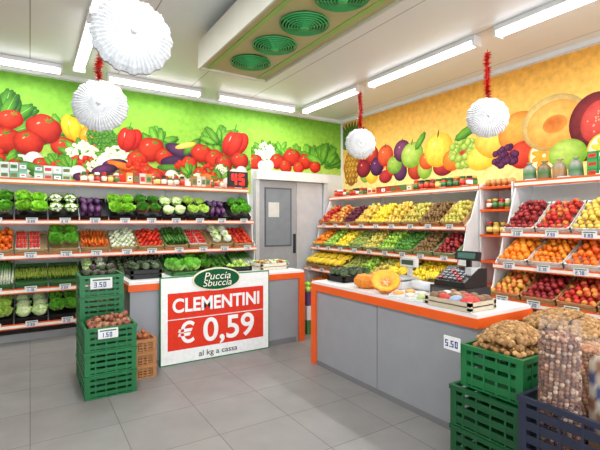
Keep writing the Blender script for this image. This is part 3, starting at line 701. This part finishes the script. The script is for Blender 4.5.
m.bx(.28,.34,.12,.25,.2,.27,lin((190,190,190)))
m.build('cash_register',[MPL],None,T((3.07,2.6,zc))@Matrix.Rotation(-math.pi/2,4,'Z')@T((0,-.0,0)))
# ---------------------------------------------------------------- foreground right crates
m=MB()
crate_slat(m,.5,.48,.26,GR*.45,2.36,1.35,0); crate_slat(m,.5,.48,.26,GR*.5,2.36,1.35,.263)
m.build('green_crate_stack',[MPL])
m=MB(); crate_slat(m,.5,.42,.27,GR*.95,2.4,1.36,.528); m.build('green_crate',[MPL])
def heap(name,x,y,z,w,d,hh,n):
    m=MB(); P_round(m,w,d,0,NUT,.021)
    for k in range(n):
        px=R(.03,w-.03);py=R(.03,d-.03); q=1-((px-w/2)/(w/2))**2-((py-d/2)/(d/2))**2
        if q>0: m.sph((px,py,.03+hh*q),(.021,.019,.019),pick(NUT)*R(.75,1.1),0,2,rrot(),pick(NUT)*.7)
    m.build(name,[MNU],None,T((x,y,z)))
heap('walnuts',2.43,1.39,.8,.44,.36,.11,420)
m=MB(); m.bx(0,.13,-.004,0,0,.09,W); digits(m,'5,50',.013,.02,-.004,.045,lin((40,60,140))); m.build('price_sign',[MPA],None,T((2.385,1.9,.74))@Matrix.Rotation(-math.pi/2,4,'Z'))
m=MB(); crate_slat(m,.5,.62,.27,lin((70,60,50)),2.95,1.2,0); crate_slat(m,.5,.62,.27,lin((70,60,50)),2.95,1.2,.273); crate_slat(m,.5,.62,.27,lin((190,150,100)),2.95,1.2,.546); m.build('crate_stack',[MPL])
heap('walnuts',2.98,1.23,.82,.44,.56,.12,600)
m=MB(); NV=lin((38,42,62)); crate_slat(m,.62,.54,.3,NV,2.28,.78,0); crate_slat(m,.62,.54,.34,NV,2.28,.78,.303,4)
m.build('dark_crate_stack',[MPL])
def nutbag(name,x,y,z,r,h,cs,nr=.012):
    e=empty(name,(x,y,z)); m=MB()
    nl=int(h*.85/(nr*1.5))
    for k in range(nl):
        zz=nr+k*nr*1.5; rr=r*.93; c=int(2*math.pi*rr/(nr*2.0))
        for j in range(c):
            a=j/c*6.283+R(-.02,.02)+k*.3; m.sph((rr*math.cos(a)*.93,rr*math.sin(a)*.93,zz+R(-.3,.3)*nr),(nr,nr*.9,nr),pick(cs)*R(.6,1.15),0,1)
    m.lathe([(r*.82,0.004),(r*.82,h*.85)],cs[0]*.4,(0,0,0),16,0)
    for k in range(80):
        a=R(0,6.28);q=math.sqrt(R())*r*.85; m.sph((q*math.cos(a),q*math.sin(a),h*.85+nr),(nr,)*3,pick(cs),0,1)
    m.build('nuts',[MNU],e,Matrix.Identity(4))
    m=MB()
    def bm_(a,i): return 1+.03*np.sin(5*a+i*1.3)+(.12*np.sin(9*a) if i>4 else 0)
    m.lathe([(r*.9,0),(r*1.0,.01),(r*1.03,h*.3),(r*1.0,h*.6),(r*.99,h*.86),(r*.9,h*.94),(r*.75,h*1.0)],W,(0,0,0),36,0,None,True,bm_)
    m.F=m.F[:-1]; m.M=m.M[:-1]; m.S=m.S[:-1]
    m.build('film',[MGL],e,Matrix.Identity(4)); return e
nutbag('bag_of_hazelnuts',2.42,1.17,.33,.105,.75,cols((165,112,78),(145,92,64),(205,168,138),(120,75,55)),.0135)
nutbag('bag_of_almonds',2.76,1.2,.33,.085,.6,cols((200,140,90),(170,110,68)),.014)
n=12
def pillow(m,w,h,d,fc):
    V=[];C=[];F=[]
    for sd in (-1,1):
        for i in range(n+1):
            for j in range(n+1):
                a=i/n;b=j/n; th=d*(math.sin(math.pi*a)**.5)*(math.sin(math.pi*b)**.5)*sd if 0<i<n and 0<j<n else 0
                V.append(((a-.5)*w,th+.006*math.sin(i*3+j*2)*(1 if 0<i<n and 0<j<n else 0),b*h)); C.append(fc(i,j))
        o_=(0 if sd<0 else (n+1)**2)
        F+=[[o_+i*(n+1)+j,o_+(i+1)*(n+1)+j,o_+(i+1)*(n+1)+j+1,o_+i*(n+1)+j+1] for i in range(n) for j in range(n)]
    m.add(V,np.array(F),np.array(C),0,True)
m=MB(); m.bx(0,.46,0,.2,0,.18,lin((120,90,60))); m.bx(.005,.455,.005,.195,.18,.185,lin((150,115,80))); m.build('cardboard_box',[MPA],None,T((2.42,.83,.318)))
m=MB(); pillow(m,.22,.4,.05,lambda i,j: [lin((60,70,110)),lin((175,160,140)),lin((130,85,60)),lin((190,180,165))][(i//2+j//2)%4])
m.build('snack_bag',[MPL],None,T((2.51,.945,.506))@Matrix.Rotation(-1.15,4,'Z'))
m=MB(); pillow(m,.2,.3,.045,lambda i,j: [lin((180,140,100)),lin((110,70,50)),lin((170,165,160))][(i+j//3)%3]); m.build('snack_bag',[MPL],None,T((2.75,.93,.506))@Matrix.Rotation(-1.15,4,'Z'))
# ---------------------------------------------------------------- ceiling fan unit
FE=empty('ceiling_ventilation_unit',(2.2,3.65,3.5)); m=MB(); hx=.45;hy=1.35; pn=lin((190,180,125)); fc=lin((60,175,95))
ys=[-.87,-.29,.29,.87]; rf=.225
seg=32
for yc in ys:
    V=[]
    for k in range(seg):
        a=k/seg*2*math.pi; ca,sa=math.cos(a),math.sin(a); V.append((rf*ca,yc+rf*sa,0)); q=1/max(abs(ca)/hx,abs(sa)/.29); V.append((q*ca,yc+q*sa,0)); 
    F=[[2*k,2*k+1,(2*k+3)%(2*seg),(2*k+2)%(2*seg)] for k in range(seg)]; m.add(V,np.array(F),pn,0,False)
    V=[];
    for k in range(seg):
        a=k/seg*2*math.pi; V+= [(rf*math.cos(a),yc+rf*math.sin(a),0),(rf*math.cos(a),yc+rf*math.sin(a),.16)]
    m.add(V,np.array([[2*k,2*k+1,(2*k+3)%(2*seg),(2*k+2)%(2*seg)] for k in range(seg)]),DK,0,True)
for y0,y1 in ((-hy,-1.16),(1.16,hy)): m.bx(-hx,hx,y0,y1,0,.004,pn)
for x0,x1 in ((-hx-.02,-hx),(hx,hx+.02)): m.bx(x0,x1,-hy,hy,-.03,.3,lin((215,213,198)))
for y0,y1 in ((-hy-.02,-hy),(hy,hy+.02)): m.bx(-hx-.02,hx+.02,y0,y1,-.03,.3,lin((215,213,198)))
m.bx(-hx,hx,-hy,hy,.28,.3,DK)
for sx in (-1,1):
    m.bx(sx*.34-.025,sx*.34+.025,-hy,hy,-.008,0,lin((150,190,90)))
for sx in (-.4,.4):
    for sy in (-1.2,1.2): m.bx(sx-.015,sx+.015,sy-.015,sy+.015,.3,.4,lin((170,170,170)))
m.build('housing',[MG],FE,Matrix.Identity(4))
for yc in ys:
    m=MB()
    for r in np.linspace(.04,.235,8):
        k=28; pts=[(r*math.cos(i/k*6.2832),r*math.sin(i/k*6.2832),-.02-.035*(1-(r/.24)**2)) for i in range(k+1)]; m.tube(pts,[.008]*(k+1),fc,5)
    for i in range(8):
        a=i/8*6.283; m.tube([(q*.235*math.cos(a),q*.235*math.sin(a),-.02-.035*(1-q*q)) for q in (.1,.4,.7,1)],[.005]*4,fc,5)
    m.lathe([(.045,-.065),(.045,-.05)],fc,(0,0,0),16)
    m.build('fan_grille',[MPL],FE,T((0,yc,0)))
    m=MB(); m.lathe([(.05,.04),(.06,.06),(.06,.14)],DK,(0,0,0),14)
    for i in range(5):
        a=i/5*6.283; c_=.135; m.box((c_*math.cos(a),c_*math.sin(a),.09),(.15,.09,.006),lin((60,110,70)),0,rotm(0,0,a)@rotm(.5,0,0))
    m.build('fan_rotor',[MPL],FE,T((0,yc,0)))
# ---------------------------------------------------------------- fluorescent lights
def fluo(x0,y0,x1,y1,pw=1.0):
    L=math.hypot(x1-x0,y1-y0); ang=math.atan2(y1-y0,x1-x0); Mx=T(((x0+x1)/2,(y0+y1)/2,0))@Matrix.Rotation(ang,4,'Z')
    m=MB(); m.bx(-L/2,L/2,-.07,.07,H-.06,H-.004,W); m.bx(-L/2,-L/2+.03,-.08,.08,H-.13,H-.06,W); m.bx(L/2-.03,L/2,-.08,.08,H-.13,H-.06,W)
    for s_ in (-.035,.035): m.tube([(-L/2+.03,s_,H-.095),(L/2-.03,s_,H-.095)],[.022,.022],W,10,1)
    m.build('fluorescent_light',[MG,ME],None,Mx)
    l=bpy.data.lights.new('tube_light','AREA'); l.shape='RECTANGLE'; l.size=L-.1; l.size_y=.12; l.energy=18*pw*L; l.color=(.98,.99,1)
    o=bpy.data.objects.new('tube_light',l); bpy.context.collection.objects.link(o); o.matrix_world=Mx@T((0,0,H-.14))
for a in [(1.0,7.12,2.5,7.12,.6),(2.8,7.12,4.4,7.12,.6),(4.65,7.1,4.65,5.4),(4.65,5.15,4.65,3.2),(4.65,2.95,4.65,1.0),(.6,6.9,.6,5.1),(.6,4.9,.6,3.1),(.6,2.8,.6,1.0),(4.65,.6,4.65,-1.4),(.6,.6,.6,-1.4),(-1.0,7.12,.4,7.12,.6)]: fluo(*a)
# ---------------------------------------------------------------- hanging ornaments
MPB=vmat('tissue_paper',.85,.1,.1,60)
def ornament(x,y,z,r,ztop,yaw):
    e=empty('hanging_paper_rosette',(x,y,z)); m=MB(); seg=96
    rr=[.03,.16,.3,.45,.6,.75,.88,1.0]
    rot=rotm(0,0,yaw)@rotm(math.pi/2-.05,0,0)
    a=np.arange(seg)/seg*2*math.pi; sgn=np.where(np.arange(seg)%2==0,1,-1)
    for side in (1,-1):
        V=[];C=[]
        for i,q in enumerate(rr):
            sc=1+.025*np.cos(a*16)*(q**3); R_=q*r*sc; zz=side*(.3*r*math.sqrt(max(0,1-q*q))+.01)+.008*sgn*q
            V.append(np.stack([R_*np.cos(a),R_*np.sin(a),zz],1)); C.append(np.tile(lin((226,227,228))*(.88 if i in (2,5) else 1),(seg,1)))
        F=[[i*seg+j,i*seg+(j+1)%seg,(i+1)*seg+(j+1)%seg,(i+1)*seg+j] for i in range(len(rr)-1) for j in range(seg)]
        m.add(np.concatenate(V)@rot.T,np.array(F),np.concatenate(C),0,False)
        m.sph(rot@np.array((0,0,side*(.31*r+.01))),(.02,.02,.02),lin((215,215,215)),0,2)
    m.build('paper_disc',[MPB],e,Matrix.Identity(4))
    m=MB(); top=ztop-z; m.tube([(0,0,r*.95),(0,0,top)],[.004,.004],RED,5)
    V=[];F=[];C=[]
    L=top-r
    for k in range(int(L*1900)):
        zc_=r+R(0,L*.92); a=R(0,6.28); q=R(.035,.065); off=.02*math.sin(zc_*14); c=np.array((off+.0,.015*math.cos(zc_*11),zc_)); d=np.array((math.cos(a),math.sin(a),R(-.5,.5)))
        t=np.array((-math.sin(a),math.cos(a),R(-1,1)))*.005; i=len(V); V+=[c-t,c+t,c+d*q]; F.append([i,i+1,i+2]); cc_=pick(cols((200,20,25),(150,10,18),(230,60,55))); C+=[cc_]*3
    m.add(V,np.array(F),np.array(C),0,False)
    m.build('tinsel_garland',[MPL],e,Matrix.Identity(4))
ornament(.54,2.79,2.76,.24,H-.15,-.1); ornament(.57,4.46,2.72,.25,H-.15,-.3); ornament(4.55,5.28,2.88,.25,H-.15,-.5); ornament(4.8,3.17,2.9,.25,H-.15,-.8)
# ---------------------------------------------------------------- world and camera
w=bpy.data.worlds.new('w'); bpy.context.scene.world=w; w.use_nodes=True; w.node_tree.nodes['Background'].inputs[0].default_value=(.87,.93,1,1); w.node_tree.nodes['Background'].inputs[1].default_value=3.9
cam=bpy.data.cameras.new('camera'); co=bpy.data.objects.new('camera',cam); bpy.context.collection.objects.link(co)
co.location=(0,0,1.6); co.rotation_euler=(math.pi/2,0,-math.radians(32.6)); cam.sensor_width=36; cam.lens=25.32; cam.shift_y=-.005; cam.clip_start=.05
bpy.context.scene.camera=co
